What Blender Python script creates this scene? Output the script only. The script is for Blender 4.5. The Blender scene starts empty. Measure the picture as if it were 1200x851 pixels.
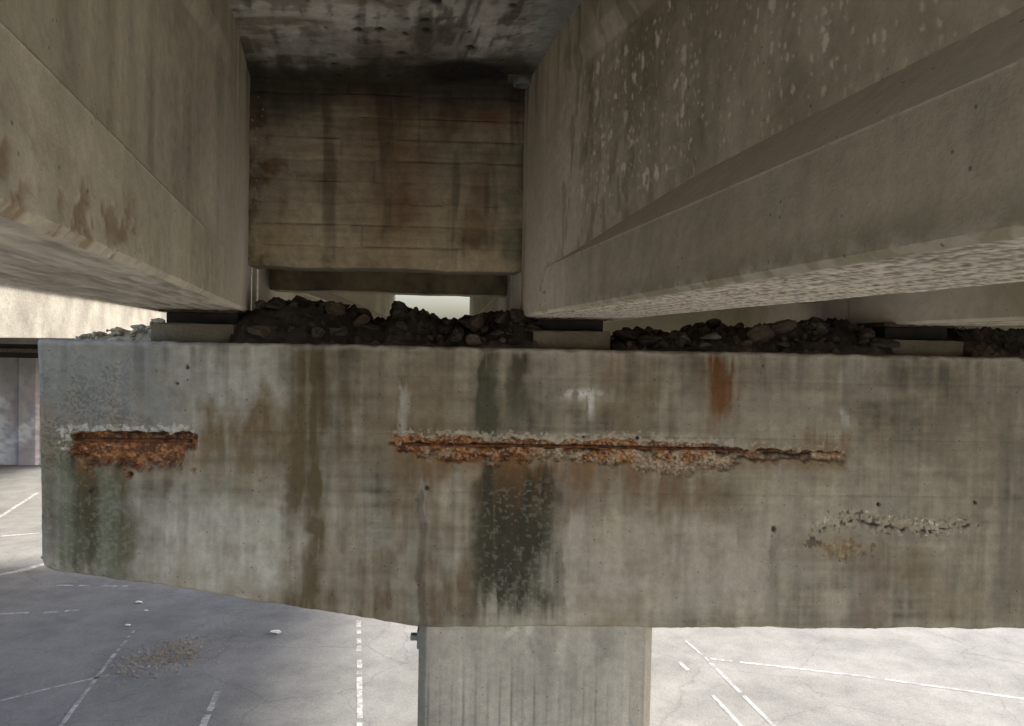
import bpy, bmesh, math, random
import numpy as np
from mathutils import Vector, Matrix

# ------------------------------------------------------------------ camera, sky, sun, exposure
scene = bpy.context.scene
COL = scene.collection

def setup():
    cam = bpy.data.cameras.new('camera'); co = bpy.data.objects.new('camera', cam); COL.objects.link(co)
    cam.sensor_fit = 'HORIZONTAL'; cam.sensor_width = 36.0; cam.lens = 28.26
    cam.clip_start = 0.05; cam.clip_end = 3000
    yaw, pitch, roll = math.radians(2.6), math.radians(1.332), math.radians(1.09)
    fw = Vector((math.sin(yaw)*math.cos(pitch), math.cos(yaw)*math.cos(pitch), -math.sin(pitch)))
    r0 = Vector((math.cos(yaw), -math.sin(yaw), 0)); u0 = r0.cross(fw)
    r = r0*math.cos(roll)+u0*math.sin(roll); u = -r0*math.sin(roll)+u0*math.cos(roll)
    m = Matrix((r, u, -fw)).transposed().to_4x4(); m.translation = Vector((0, -4.26, 0.02))
    co.matrix_world = m
    scene.camera = co
    SUN_EL, SUN_AZ = math.radians(38.5), math.radians(3)     # azimuth from +X towards +Y
    w = bpy.data.worlds.new('World'); scene.world = w; w.use_nodes = True
    nt = w.node_tree; nt.nodes.clear()
    sky = nt.nodes.new('ShaderNodeTexSky'); sky.sky_type = 'NISHITA'; sky.sun_disc = False
    sky.sun_elevation = SUN_EL; sky.sun_rotation = math.radians(90)-SUN_AZ
    sky.air_density = 1.0; sky.dust_density = 5.0; sky.ozone_density = 1.0
    bg = nt.nodes.new('ShaderNodeBackground'); bg.inputs[1].default_value = 0.12
    out = nt.nodes.new('ShaderNodeOutputWorld')
    nt.links.new(sky.outputs[0], bg.inputs[0]); nt.links.new(bg.outputs[0], out.inputs[0])
    sd = bpy.data.lights.new('sun', 'SUN'); sd.energy = 3.6; sd.angle = math.radians(9); sd.color = (1.0, 0.94, 0.84)
    so = bpy.data.objects.new('sun', sd); COL.objects.link(so)
    d = Vector((math.cos(SUN_EL)*math.cos(SUN_AZ), math.cos(SUN_EL)*math.sin(SUN_AZ), math.sin(SUN_EL)))
    so.rotation_euler = d.to_track_quat('Z', 'Y').to_euler(); so.location = (30, -5, 25)
    vs = scene.view_settings
    vs.view_transform = 'Standard'; vs.look = 'None'; vs.exposure = 1.92; vs.gamma = 1; vs.use_curve_mapping = False
    scene.cycles.max_bounces = 10; scene.cycles.diffuse_bounces = 6
    scene.cycles.use_denoising = True
setup()

# ------------------------------------------------------------------ numpy noise
_R = np.random.RandomState(7)
_T = [_R.rand(256, 256) for _ in range(6)]
def vnoise(x, y, seed=0):
    t = _T[seed % 6]; ox, oy = (seed*37) % 251, (seed*91) % 241
    xi = np.floor(x).astype(int); yi = np.floor(y).astype(int)
    fx = x-xi; fy = y-yi; fx = fx*fx*(3-2*fx); fy = fy*fy*(3-2*fy)
    a = t[(xi+ox) & 255, (yi+oy) & 255]; b = t[(xi+1+ox) & 255, (yi+oy) & 255]
    c = t[(xi+ox) & 255, (yi+1+oy) & 255]; d = t[(xi+1+ox) & 255, (yi+1+oy) & 255]
    return (a*(1-fx)+b*fx)*(1-fy)+(c*(1-fx)+d*fx)*fy
def fbm(x, y, seed=0, octv=4, gain=0.5):
    s = 0; a = 1.0; n = 0
    for i in range(octv):
        s = s+a*vnoise(x, y, seed+i*5); n += a; a *= gain; x = x*2.03+3.1; y = y*2.03+1.7
    return s/n
def sm(a, b, x):
    t = np.clip((x-a)/(b-a), 0, 1); return t*t*(3-2*t)
def spots(x, y, prob, seed, rmin=.25, rmax=.5):
    """round soft dots, one candidate per unit cell: 1 in the middle of a dot, 0 outside"""
    t, t2, t3 = _T[seed % 6], _T[(seed+1) % 6], _T[(seed+2) % 6]
    xi = np.floor(x).astype(int); yi = np.floor(y).astype(int); best = np.zeros_like(x)
    for i in (-1, 0, 1):
        for j in (-1, 0, 1):
            cx, cy = (xi+i+seed*13), (yi+j+seed*29)
            r1 = t[cx & 255, cy & 255]; r2 = t2[cx & 255, cy & 255]; r3 = t3[cx & 255, cy & 255]
            px = xi+i+.5+.5*(r1-.5); py = yi+j+.5+.5*(r2-.5)
            rr = rmin+(rmax-rmin)*((r1*7+r2*3) % 1)
            d = np.sqrt((x-px)**2+(y-py)**2)/rr
            best = np.maximum(best, np.where(r3 < prob, np.clip(1-d, 0, 1), 0))
    return best
def grains(dens, X, Z, scale, seed):
    """granular cover: dense where dens is 1, thinning out to single crumbs as dens falls to 0"""
    n = np.clip((fbm(X*scale, Z*scale, seed, 3)-.24)/.52, 0, 1)
    return sm(-.03, .15, dens-n-.05)
def lerp(col, c, m):
    return col+(np.array(c)-col)*m[..., None]
def tone(shape, c):
    return np.ones(shape+(3,))*np.array(c)

# ------------------------------------------------------------------ materials
def nd(nt, typ, **kw):
    n = nt.nodes.new(typ)
    for k, v in kw.items(): setattr(n, k, v)
    return n
def surface(name, base=(.3, .28, .24), attr=False, var=.25, scale=9, fine=120, bump=.25, rough=.9, tint=None, stretch=(1, 1, 1), metal=0, spec=.25, bdist=.004, pores=0):
    """rough mineral / rusty surface: base colour (or the mesh colour attribute) times layered noise, with fine bump"""
    m = bpy.data.materials.new(name); m.use_nodes = True; nt = m.node_tree; L = nt.links.new
    b = nt.nodes['Principled BSDF']; b.inputs['Roughness'].default_value = rough; b.inputs['Metallic'].default_value = metal
    b.inputs['Specular IOR Level'].default_value = spec
    tc = nd(nt, 'ShaderNodeTexCoord'); mp = nd(nt, 'ShaderNodeMapping'); mp.inputs['Scale'].default_value = stretch
    L(tc.outputs['Object'], mp.inputs[0])
    n1 = nd(nt, 'ShaderNodeTexNoise'); n1.inputs['Scale'].default_value = scale; n1.inputs['Detail'].default_value = 6; n1.inputs['Roughness'].default_value = .62
    n2 = nd(nt, 'ShaderNodeTexNoise'); n2.inputs['Scale'].default_value = fine; n2.inputs['Detail'].default_value = 4; n2.inputs['Roughness'].default_value = .7
    L(mp.outputs[0], n1.inputs[0]); L(mp.outputs[0], n2.inputs[0])
    mr = nd(nt, 'ShaderNodeMapRange'); mr.inputs['From Min'].default_value = .25; mr.inputs['From Max'].default_value = .75
    mr.inputs['To Min'].default_value = 1-var; mr.inputs['To Max'].default_value = 1+var; L(n1.outputs[0], mr.inputs[0])
    mr2 = nd(nt, 'ShaderNodeMapRange'); mr2.inputs['From Min'].default_value = .25; mr2.inputs['From Max'].default_value = .75
    mr2.inputs['To Min'].default_value = 1-var*.8; mr2.inputs['To Max'].default_value = 1+var*.8; L(n2.outputs[0], mr2.inputs[0])
    mu = nd(nt, 'ShaderNodeMath', operation='MULTIPLY'); L(mr.outputs[0], mu.inputs[0]); L(mr2.outputs[0], mu.inputs[1])
    vm = nd(nt, 'ShaderNodeVectorMath', operation='SCALE'); L(mu.outputs[0], vm.inputs['Scale'])
    if attr:
        at = nd(nt, 'ShaderNodeAttribute'); at.attribute_name = 'Col'; L(at.outputs['Color'], vm.inputs[0])
    elif tint:
        n3 = nd(nt, 'ShaderNodeTexNoise'); n3.inputs['Scale'].default_value = scale*.5; n3.inputs['Detail'].default_value = 5; L(mp.outputs[0], n3.inputs[0])
        cr = nd(nt, 'ShaderNodeValToRGB'); cr.color_ramp.elements[0].position = .38; cr.color_ramp.elements[1].position = .62
        cr.color_ramp.elements[0].color = (*base, 1); cr.color_ramp.elements[1].color = (*tint, 1)
        L(n3.outputs[0], cr.inputs[0]); L(cr.outputs[0], vm.inputs[0])
    else:
        vm.inputs[0].default_value = base
    L(vm.outputs[0], b.inputs['Base Color'])
    if pores:
        vo = nd(nt, 'ShaderNodeTexVoronoi'); vo.inputs['Scale'].default_value = pores; L(tc.outputs['Object'], vo.inputs['Vector'])
        dm = nd(nt, 'ShaderNodeMapRange'); dm.inputs['From Min'].default_value = .07; dm.inputs['From Max'].default_value = .15; dm.inputs['To Min'].default_value = 1; dm.inputs['To Max'].default_value = 0
        L(vo.outputs['Distance'], dm.inputs[0]); sx = nd(nt, 'ShaderNodeSeparateColor'); L(vo.outputs['Color'], sx.inputs[0])
        gt = nd(nt, 'ShaderNodeMath', operation='GREATER_THAN'); gt.inputs[1].default_value = .72; L(sx.outputs[0], gt.inputs[0])
        pm = nd(nt, 'ShaderNodeMath', operation='MULTIPLY'); L(dm.outputs[0], pm.inputs[0]); L(gt.outputs[0], pm.inputs[1])
        pk = nd(nt, 'ShaderNodeMapRange'); pk.inputs['To Min'].default_value = 1; pk.inputs['To Max'].default_value = .45; L(pm.outputs[0], pk.inputs[0])
        vm2 = nd(nt, 'ShaderNodeVectorMath', operation='SCALE'); L(vm.outputs[0], vm2.inputs[0]); L(pk.outputs[0], vm2.inputs['Scale']); L(vm2.outputs[0], b.inputs['Base Color'])
    bp = nd(nt, 'ShaderNodeBump'); bp.inputs['Strength'].default_value = bump; bp.inputs['Distance'].default_value = bdist
    ad = nd(nt, 'ShaderNodeMath', operation='ADD'); L(n1.outputs[0], ad.inputs[0]); L(n2.outputs[0], ad.inputs[1])
    L(ad.outputs[0], bp.inputs['Height']); L(bp.outputs[0], b.inputs['Normal'])
    return m
M = dict(
    cap=surface('stained_concrete', attr=True, var=.16, scale=22, fine=95, bump=.6, bdist=.006, pores=26),
    girder=surface('girder_concrete', attr=True, var=.12, scale=16, fine=110, bump=.5, pores=30),
    board=surface('board_marked_concrete', attr=True, var=.2, scale=20, fine=90, bump=.6),
    plain=surface('plain_concrete', (.30, .275, .23), var=.22, scale=3, fine=60, tint=(.24, .22, .18), bump=.4),
    pale=surface('pale_concrete', (.165, .156, .135), var=.45, scale=2.5, fine=25, tint=(.11, .103, .09), bump=.3),
    wall=surface('painted_wall_concrete', attr=True, var=.2, scale=2, fine=20, bump=.3),
    rust=surface('rusty_steel', (.055, .026, .015), var=.5, scale=40, fine=240, tint=(.16, .06, .022), bump=.9, rough=.85),
    bearing=surface('bearing_block', (.15, .125, .085), var=.4, scale=14, fine=120, tint=(.10, .083, .055), bump=.5),
    dark=surface('dark_rubber_pad', (.035, .03, .026), var=.3, scale=20, fine=150, bump=.4),
    stone=surface('dirty_stone', (.085, .066, .047), var=.35, scale=14, fine=110, tint=(.028, .022, .017), bump=.8),
    brownstone=surface('brown_stone', (.13, .10, .066), var=.3, scale=14, fine=110, tint=(.075, .058, .04), bump=.8),
    sunlitstone=surface('sunlit_stone', (.62, .52, .37), var=.25, scale=14, fine=110, tint=(.48, .39, .27), bump=.8),  # brightness of direct sun on these stones is put into the colour
    darksteel=surface('dark_corroded_steel', (.05, .035, .025), var=.4, scale=40, fine=200, tint=(.075, .045, .028), bump=.6),
    steel=surface('galvanised_steel', (.22, .23, .22), var=.2, scale=40, fine=200, bump=.2, rough=.6, metal=.4),
    paper=surface('white_litter', (.75, .74, .7), var=.1, scale=20, fine=100, bump=.3),
)

# ------------------------------------------------------------------ object helpers
def finish(name, me, mat=None, parent=None, loc=None):
    o = bpy.data.objects.new(name, me); COL.objects.link(o)
    if mat is not None: me.materials.append(mat)
    if parent is not None: o.parent = parent
    if loc is not None: o.location = loc
    return o
def thing(name, label, cat, loc=(0, 0, 0), group=None):
    o = bpy.data.objects.new(name, None); COL.objects.link(o); o.location = loc; o.empty_display_size = .3
    return tag(o, label, cat, group)
def tag(o, label, cat, group=None, kind=None):
    if label: o['label'] = label
    if cat: o['category'] = cat
    if group: o['group'] = group
    if kind: o['kind'] = kind
    return o
def grid_mesh(name, P, colr=None, closed=False, caps=False, flip=False, sharp=40):
    """P: (ns, nr, 3) points. Quads between neighbours; closed wraps the second axis; caps closes both ends."""
    ns, nr = P.shape[:2]
    i = np.arange(ns-1)[:, None]; j = np.arange(nr if closed else nr-1)[None, :]; j2 = (j+1) % nr
    q = np.stack([i*nr+j, (i+1)*nr+j, (i+1)*nr+j2, i*nr+j2], -1).reshape(-1, 4)
    if flip: q = q[:, ::-1]
    nq = len(q); loops = q.ravel(); starts = np.arange(nq)*4; tot = np.full(nq, 4)
    if caps:
        a = np.arange(nr); b = (ns-1)*nr+np.arange(nr)[::-1]
        if flip: a, b = a[::-1], b[::-1]
        loops = np.concatenate([loops, a, b]); starts = np.concatenate([starts, [nq*4, nq*4+nr]]); tot = np.concatenate([tot, [nr, nr]])
    me = bpy.data.meshes.new(name)
    me.vertices.add(ns*nr); me.vertices.foreach_set('co', P.astype(np.float32).ravel())
    me.loops.add(len(loops)); me.loops.foreach_set('vertex_index', loops.astype(np.int32))
    me.polygons.add(len(starts)); me.polygons.foreach_set('loop_start', starts.astype(np.int32)); me.polygons.foreach_set('loop_total', tot.astype(np.int32))
    me.update(calc_edges=True)
    if colr is not None:
        at = me.attributes.new('Col', 'FLOAT_COLOR', 'POINT')
        c4 = np.ones((ns*nr, 4), np.float32); c4[:, :3] = np.clip(colr.reshape(-1, 3), 0.004, 1); at.data.foreach_set('color', c4.ravel())
    me.polygons.foreach_set('use_smooth', np.ones(len(starts), bool))
    me.set_sharp_from_angle(angle=math.radians(sharp))
    return me
def bm_mesh(name, bm):
    me = bpy.data.meshes.new(name); bm.to_mesh(me); bm.free(); return me
def add_box(bm, lo, hi, bevel=0.0, shear=0.0):
    lo, hi = Vector(lo), Vector(hi)
    r = bmesh.ops.create_cube(bm, size=1.0)
    for v in r['verts']:
        v.co = Vector(((lo[k]+hi[k])/2+v.co[k]*(hi[k]-lo[k]) for k in range(3)))
    if bevel:
        es = list({e for v in r['verts'] for e in v.link_edges})
        bmesh.ops.bevel(bm, geom=es, offset=bevel, segments=2, profile=.6, affect='EDGES')
    if shear:
        for v in bm.verts: v.co.x += 0
def box(name, lo, hi, mat, parent=None, bevel=.01, shear_k=0.0, y0=0.0):
    bm = bmesh.new(); add_box(bm, lo, hi, bevel)
    if shear_k:
        for v in bm.verts: v.co.x += shear_k*(v.co.y-y0)
    return finish(name, bm_mesh(name, bm), mat, parent)
def tube_mesh(name, pts, rad, n=8, rib=0):
    P = np.array(pts, float); ns = len(P); T = np.gradient(P, axis=0); T /= np.linalg.norm(T, axis=1)[:, None]
    up = np.tile([0, 0.2, 1.0], (ns, 1)); A = np.cross(T, up); A /= np.linalg.norm(A, axis=1)[:, None]; B = np.cross(A, T)
    th = np.arange(n)/n*2*np.pi
    r = np.full(ns, rad)
    if rib: r = r*(1+rib*(np.arange(ns) % 3 == 0))
    G = P[:, None]+r[:, None, None]*(A[:, None]*np.cos(th)[None, :, None]+B[:, None]*np.sin(th)[None, :, None])
    return grid_mesh(name, G, closed=True, caps=True)

GK = -0.1553            # girders lean this much in x for every metre of y (the bridge is skewed)
YD = 0.34               # front face of the diaphragms
SOF = 1.50              # deck soffit above the cap top
GROUND = -5.5

# ------------------------------------------------------------------ ground
def ground_material():
    m = bpy.data.materials.new('worn_asphalt'); m.use_nodes = True; nt = m.node_tree; L = nt.links.new
    b = nt.nodes['Principled BSDF']; b.inputs['Roughness'].default_value = .92; b.inputs['Specular IOR Level'].default_value = .2
    tc = nd(nt, 'ShaderNodeTexCoord')
    def noise(s, d=5, r=.6):
        n = nd(nt, 'ShaderNodeTexNoise'); n.inputs['Scale'].default_value = s; n.inputs['Detail'].default_value = d; n.inputs['Roughness'].default_value = r
        L(tc.outputs['Object'], n.inputs[0]); return n
    big, mid, fin = noise(.35), noise(1.7, 6, .65), noise(45, 4, .7)
    cr = nd(nt, 'ShaderNodeValToRGB'); e = cr.color_ramp.elements
    e[0].position = .36; e[0].color = (.104, .105, .104, 1); e[1].position = .64; e[1].color = (.176, .176, .172, 1)
    mx = nd(nt, 'ShaderNodeMath', operation='ADD'); h = nd(nt, 'ShaderNodeMath', operation='MULTIPLY'); h.inputs[1].default_value = .5
    L(big.outputs[0], mx.inputs[0]); L(mid.outputs[0], mx.inputs[1]); L(mx.outputs[0], h.inputs[0]); L(h.outputs[0], cr.inputs[0])
    mr = nd(nt, 'ShaderNodeMapRange'); mr.inputs['From Min'].default_value = .3; mr.inputs['From Max'].default_value = .7
    mr.inputs['To Min'].default_value = .74; mr.inputs['To Max'].default_value = 1.26; L(fin.outputs[0], mr.inputs[0])
    # thin wandering cracks
    vo = nd(nt, 'ShaderNodeTexVoronoi', feature='DISTANCE_TO_EDGE'); vo.inputs['Scale'].default_value = .38
    wv = nd(nt, 'ShaderNodeVectorMath', operation='MULTIPLY_ADD'); wv.inputs[1].default_value = (.5, .5, 0)
    L(mid.outputs['Color'], wv.inputs[0]); L(tc.outputs['Object'], wv.inputs[2]); L(wv.outputs[0], vo.inputs['Vector'])
    ck = nd(nt, 'ShaderNodeMapRange'); ck.inputs['From Min'].default_value = .0; ck.inputs['From Max'].default_value = .008
    ck.inputs['To Min'].default_value = .80; ck.inputs['To Max'].default_value = 1; L(vo.outputs['Distance'], ck.inputs[0])
    m1 = nd(nt, 'ShaderNodeMath', operation='MULTIPLY'); L(mr.outputs[0], m1.inputs[0]); L(ck.outputs[0], m1.inputs[1])
    vm = nd(nt, 'ShaderNodeVectorMath', operation='SCALE'); L(cr.outputs[0], vm.inputs[0]); L(m1.outputs[0], vm.inputs['Scale'])
    L(vm.outputs[0], b.inputs['Base Color'])
    bp = nd(nt, 'ShaderNodeBump'); bp.inputs['Strength'].default_value = .4; bp.inputs['Distance'].default_value = .01
    L(fin.outputs[0], bp.inputs['Height']); L(bp.outputs[0], b.inputs['Normal'])
    return m
def paint_material():
    m = bpy.data.materials.new('worn_white_paint'); m.use_nodes = True; nt = m.node_tree; L = nt.links.new
    b = nt.nodes['Principled BSDF']; b.inputs['Roughness'].default_value = .8; b.inputs['Specular IOR Level'].default_value = .2
    tc = nd(nt, 'ShaderNodeTexCoord')
    n = nd(nt, 'ShaderNodeTexNoise'); n.inputs['Scale'].default_value = 7; n.inputs['Detail'].default_value = 8; n.inputs['Roughness'].default_value = .75
    L(tc.outputs['Object'], n.inputs[0])
    cr = nd(nt, 'ShaderNodeValToRGB'); e = cr.color_ramp.elements
    e[0].position = .42; e[0].color = (.16, .16, .165, 1); e[1].position = .62; e[1].color = (.36, .36, .355, 1)
    L(n.outputs[0], cr.inputs[0]); L(cr.outputs[0], b.inputs['Base Color'])
    return m
M['ground'] = ground_material(); M['paint'] = paint_material()
def build_ground():
    xs = np.unique(np.concatenate([np.linspace(-900, -40, 10), np.linspace(-40, 40, 81), np.linspace(40, 900, 10)]))
    X, Y = np.meshgrid(xs, xs, indexing='ij')
    near = sm(80, 20, np.hypot(X, Y))
    Z = GROUND+0*near
    me = grid_mesh('ground', np.stack([X, Y, Z], -1))
    g = finish('ground', me, M['ground']); g['kind'] = 'structure'
    rnd = random.Random(4)
    def line(pts, w, gaps=0.0):
        """a painted stripe along pts with ragged edges, broken where gaps says"""
        P = [Vector(p) for p in pts]; bm = bmesh.new()
        for a, b in zip(P, P[1:]):
            n = max(2, int((b-a).length/.12)); d = (b-a).normalized(); s = Vector((-d.y, d.x))
            prev = None
            for k in range(n+1):
                p = a+(b-a)*k/n; wl = w*.5*rnd.uniform(.82, 1.08); wr = w*.5*rnd.uniform(.82, 1.08)
                q = p+s*wl, p-s*wr
                cur = [bm.verts.new((v.x, v.y, GROUND+.004)) for v in q]
                if prev and rnd.random() > gaps: bm.faces.new((prev[1], cur[1], cur[0], prev[0]))
                prev = cur
        bmesh.ops.recalc_face_normals(bm, faces=bm.faces)
        for f in bm.faces:
            if f.normal.z < 0: f.normal_flip()
        finish('painted_line', bm_mesh('painted_line', bm), M['paint'], g)
    for spec in LINES: line(*spec)
LINES = [
    ([(-5.76, 7.22), (-5.95, 8.36), (-6.18, 9.91)], .07, .02), ([(-6.18, 9.91), (-6.34, 11.17)], .06, .35),
    ([(-7.07, 8.06), (-6.55, 8.52), (-5.88, 9.01)], .06, .05),
    ([(-3.69, 6.63), (-3.84, 7.60)], .10, .0), ([(-3.85, 7.71), (-3.94, 8.39)], .10, .05),
    ([(-2.22, 11.64), (-1.96, 9.93)], .09, .2), ([(-1.92, 9.66), (-1.46, 6.50)], .09, .12),
    ([(3.66, 9.60), (3.73, 9.23)], .07, .1), ([(3.85, 8.35), (4.02, 6.79)], .07, .05), ([(4.05, 10.58), (4.20, 9.64)], .05, .3),
    ([(4.21, 9.53), (4.51, 6.78)], .07, .06), ([(4.27, 9.72), (6.52, 9.02), (9.52, 7.84)], .075, .04),
    ([(-13.67, 17.99), (-14.31, 20.65), (-15.25, 24.51)], .12, .05), ([(-13.62, 17.89), (-12.08, 18.63)], .12, .1), ([(-11.08, 14.38), (-10.59, 14.87), (-10.15, 15.92)], .20, .05),
    ([(-9.44, 11.91), (-8.78, 12.02)], .10, .12), ([(-8.49, 12.02), (-7.90, 12.19)], .10, .12), ([(-9.28, 13.83), (-7.60, 13.79)], .08, .4),
]
build_ground()

# ------------------------------------------------------------------ the pier: cap, column, reinforcing bars
CAPS = [   # dirt and stains of the cap's front face: x0,z0 (upper left) x1,z1 (lower right), colour, strength, edge softness, fade downwards
    (-0.980, -0.009, -0.784, -1.463, (.115, .085, .042), .80, .05, 0),
    (-0.724, -0.295, -0.601, -1.062, (.15, .11, .058), .55, .08, .3),
    (-0.432, -0.426, -0.151, -1.059, (.15, .10, .05), .60, .08, .5),
    (0.020, -0.003, 0.120, -0.509, (.035, .045, .02), .85, .02, .2),
    (0.183, -0.009, 0.282, -0.439, (.06, .055, .035), .75, .025, .3),
    (0.011, 0.010, 0.302, -0.507, (.12, .11, .075), .45, .04, .2),
    (0.031, -0.624, 0.246, -1.386, (.045, .04, .022), .95, .05, .30),
    (0.223, -0.654, 0.445, -1.284, (.04, .036, .02), .98, .05, .30),
    (0.023, -0.647, 0.457, -1.404, (.060, .054, .032), .80, .07, .15),
    (0.092, -0.692, 0.400, -1.330, (.048, .043, .026), .85, .06, .25),
    (0.649, -0.069, 0.929, -0.269, (.17, .11, .055), .5, .08, .3),
    (1.257, -0.071, 1.377, -0.400, (.20, .075, .022), .80, .02, .35),
    (1.178, -0.082, 1.452, -0.427, (.19, .11, .055), .35, .06, .3),
    (0.901, -0.064, 0.988, -0.429, (.14, .10, .06), .45, .03, .4),
    (1.970, -0.022, 2.103, -0.214, (.52, .49, .42), .55, .04, .7),
    (2.443, -0.013, 2.640, -0.662, (.13, .12, .09), .50, .07, .5),
    (2.260, -0.248, 2.404, -1.039, (.15, .14, .105), .40, .06, .4),
    (1.425, -0.087, 1.695, -0.257, (.14, .12, .085), .40, .07, .7),
    (-2.288, -0.011, -1.517, -0.442, (.235, .235, .205), .55, .10, .2),
    (-2.241, -0.630, -1.729, -1.214, (.13, .135, .085), .60, .10, 0),
    (-2.086, -0.650, -1.960, -1.297, (.07, .06, .032), .75, .03, .4),
    (-1.864, -0.625, -1.751, -1.251, (.09, .075, .035), .65, .04, .4),
    (-1.565, 0.003, -1.011, -0.435, (.48, .45, .38), .60, .14, .6),
    (-1.709, -0.945, -0.933, -1.314, (.46, .42, .34), .62, .14, 0),
    (-1.474, -0.352, -0.940, -0.726, (.165, .115, .058), .65, .12, .3),
    (-0.794, -0.005, -0.478, -0.292, (.16, .14, .08), .35, .10, .4),
    (0.438, -0.926, 1.632, -1.380, (.42, .37, .295), .55, .14, 0),
    (0.454, -0.619, 1.315, -0.899, (.19, .135, .085), .65, .08, .1),
    (-0.285, -1.151, 0.038, -1.493, (.145, .10, .055), .60, .10, 0),
    (-0.736, -1.063, -0.370, -1.494, (.14, .10, .058), .60, .10, 0),
    (1.918, -0.671, 2.451, -1.039, (.34, .32, .265), .22, .15, .2),
    (2.606, 0.083, 3.336, -1.506, (.16, .145, .11), .40, .30, 0),
    (0.373, 0.003, 0.926, -0.132, (.40, .34, .27), .40, .06, .5),
    (-0.391, -0.177, -0.346, -0.448, (.55, .53, .46), .50, .012, .3),
    (-0.287, -0.741, -0.238, -0.991, (.50, .48, .42), .40, .016, .4),
    (0.448, -0.985, 0.503, -1.399, (.12, .10, .07), .55, .010, .2),
    (-0.291, -0.764, -0.248, -1.493, (.10, .08, .055), .55, .012, .1),
    (1.979, -0.317, 2.023, -0.382, (.55, .56, .55), .8, .010, .2),
    (1.468, -0.491, 2.011, -0.614, (.19, .11, .05), .45, .05, .5),
    (1.424, -0.607, 1.529, -1.046, (.13, .115, .085), .35, .03, .6),
    (1.599, -1.045, 1.666, -1.417, (.13, .115, .085), .40, .02, .4),
    (0.601, 0.044, 0.676, -0.273, (.15, .13, .09), .30, .02, .6),
    (2.072, -1.088, 2.274, -1.486, (.18, .135, .10), .5, .07, 0),
]
def cap_paint(X, Z):
    """colour and recess depth of the cap's front face; X along the cap, Z height (0 at the top)"""
    col = tone(X.shape, (.272, .241, .176))
    n1 = fbm(X*1.3, Z*1.6, 1, 5); n2 = fbm(X*5, Z*5, 2, 5); vs = fbm(X*13, Z*1.1, 3, 4); vs2 = fbm(X*38, Z*2.2+9, 4, 3); hs = fbm(X*1.6, Z*26, 5, 3)
    col = col*(1+.75*(n1-.5)+.70*(n2-.5)+.85*(vs-.5)+.50*(vs2-.5)+.60*(hs-.5)+.45*(fbm(X*22, Z*22, 47, 4)-.5))[..., None]
    hue = fbm(X*2.4+8, Z*2.4, 6, 4)
    col = lerp(col, (.20, .145, .085), sm(.50, .70, hue)*.55)
    col = lerp(col, (.36, .325, .26), sm(.48, .30, hue)*.45)
    wx = (fbm(X*4, Z*5, 8, 5)-.5)*2.2; wz = (fbm(X*9+5, Z*4, 9, 5)-.5)*2.4; wf = fbm(X*26, Z*26, 45, 4)-.5; drip = fbm(X*55, Z*1.5, 46, 3)
    for (x0, z0, x1, z1, c, st, so, fade) in CAPS:
        so2 = so*1.7; Xw = X+wx*(.018+so*.9)+wf*.03; Zw = Z+wz*.12+(drip-.5)*.16; Zw2 = Zw if so < .09 else Z+wz*.16+wf*.08
        m = sm(x0-so2*.5, x0+so2*.5, Xw)*sm(x1+so2*.5, x1-so2*.5, Xw)*sm(z0+.05+so, z0-.02-so*.6, Zw2)*sm(z1-.06-so*.6, z1+.06+so*.6, Zw2)
        if fade: m = m*(1-fade*np.clip((z0-Z)/(z0-z1), 0, 1))
        tex = .10+1.75*fbm(X*34, Z*3+x0*7, 10, 4)*fbm(X*8+3+x0, Z*8, 11, 5)*2.1
        col = lerp(col, c, np.clip(m*st*1.18*np.clip(tex, .32, 1.35), 0, 1))
    # damp run-off under the top edge
    run = sm(.52, .72, fbm(X*16, Z*.5+4, 12, 3))*sm(-.42, -.02, Z)
    col = col*(1-.30*run)[..., None]
    # bleached and chipped arrises
    e = sm(-.035, .0, Z+.03*(fbm(X*18, Z*0, 13)-.5)); col = lerp(col, (.50, .455, .385), e*.45)
    # cool pitted area at the free end, mossy speckle low down, small bug holes
    pit = .34*(.4+.6*sm(.35, .65, n2))*grains(.50+.9*(n2-.5)+.5*(n1-.5), X, Z, 105, 48)*sm(-1.35, -1.9, X+.25*wx)
    col = col*(1-.55*sm(.15, .5, pit))[..., None]
    sp = grains(.40+.4*(n2-.5), X, Z, 62, 51)*np.clip(sm(0.007, 0.098, X)*sm(0.486, 0.395, X)*sm(-.62, -.75, Z)+sm(-1.6, -1.9, X)*sm(-.62, -.8, Z), 0, 1)
    col = lerp(col, (.36, .34, .27), sp*.22)
    hole = .6*spots(X*8.3+.7, Z*8.3, .10, 2, .01, .04)
    for (hx, hz, hr) in HOLES: hole = np.maximum(hole, np.clip(1.4-np.hypot(X-hx+.02*wf, (Z-hz)*.8+.03*wf)/hr, 0, 1)*.8)
    col = lerp(col, (.05, .042, .034), sm(.1, .6, hole)*.9)
    depth = .012*sm(.1, .6, hole)+.004*sm(.2, .5, pit)
    # bird lime
    bl = np.exp(-(((X-0.616)/.022)**2))*sm(-0.411, -0.274, Z)*sm(-0.192, -0.238, Z)*sm(.36, .56, fbm(X*70, Z*14, 14, 3))
    bl = np.maximum(bl, .8*sm(.42, .6, fbm(X*30, Z*22, 15, 4))*np.exp(-((X-0.570)/.10)**2-((Z--0.239)/.026)**2)*1.3)
    col = lerp(col, (.72, .71, .67), np.clip(bl, 0, 1)*.9)
    # --- spalls -------------------------------------------------------------
    rx = fbm(X*24, Z*24, 16, 5)-.5; rz = fbm(X*24+7, Z*24, 17, 5)-.5; fine = fbm(X*62, Z*62, 18, 3); coarse = fbm(X*9, Z*0+2, 19, 3)-.5
    agg = spots(X*75, Z*75, .8, 1, .25, .5)
    # A: short deep one near the free end
    xa0, xa1, za1, za0 = -2.095, -1.507, -0.477, -0.615
    endA = sm(xa0-.012, xa0+.012, X+.06*rx)*sm(xa1+.10, xa1-.07, X+.12*rx)
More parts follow.
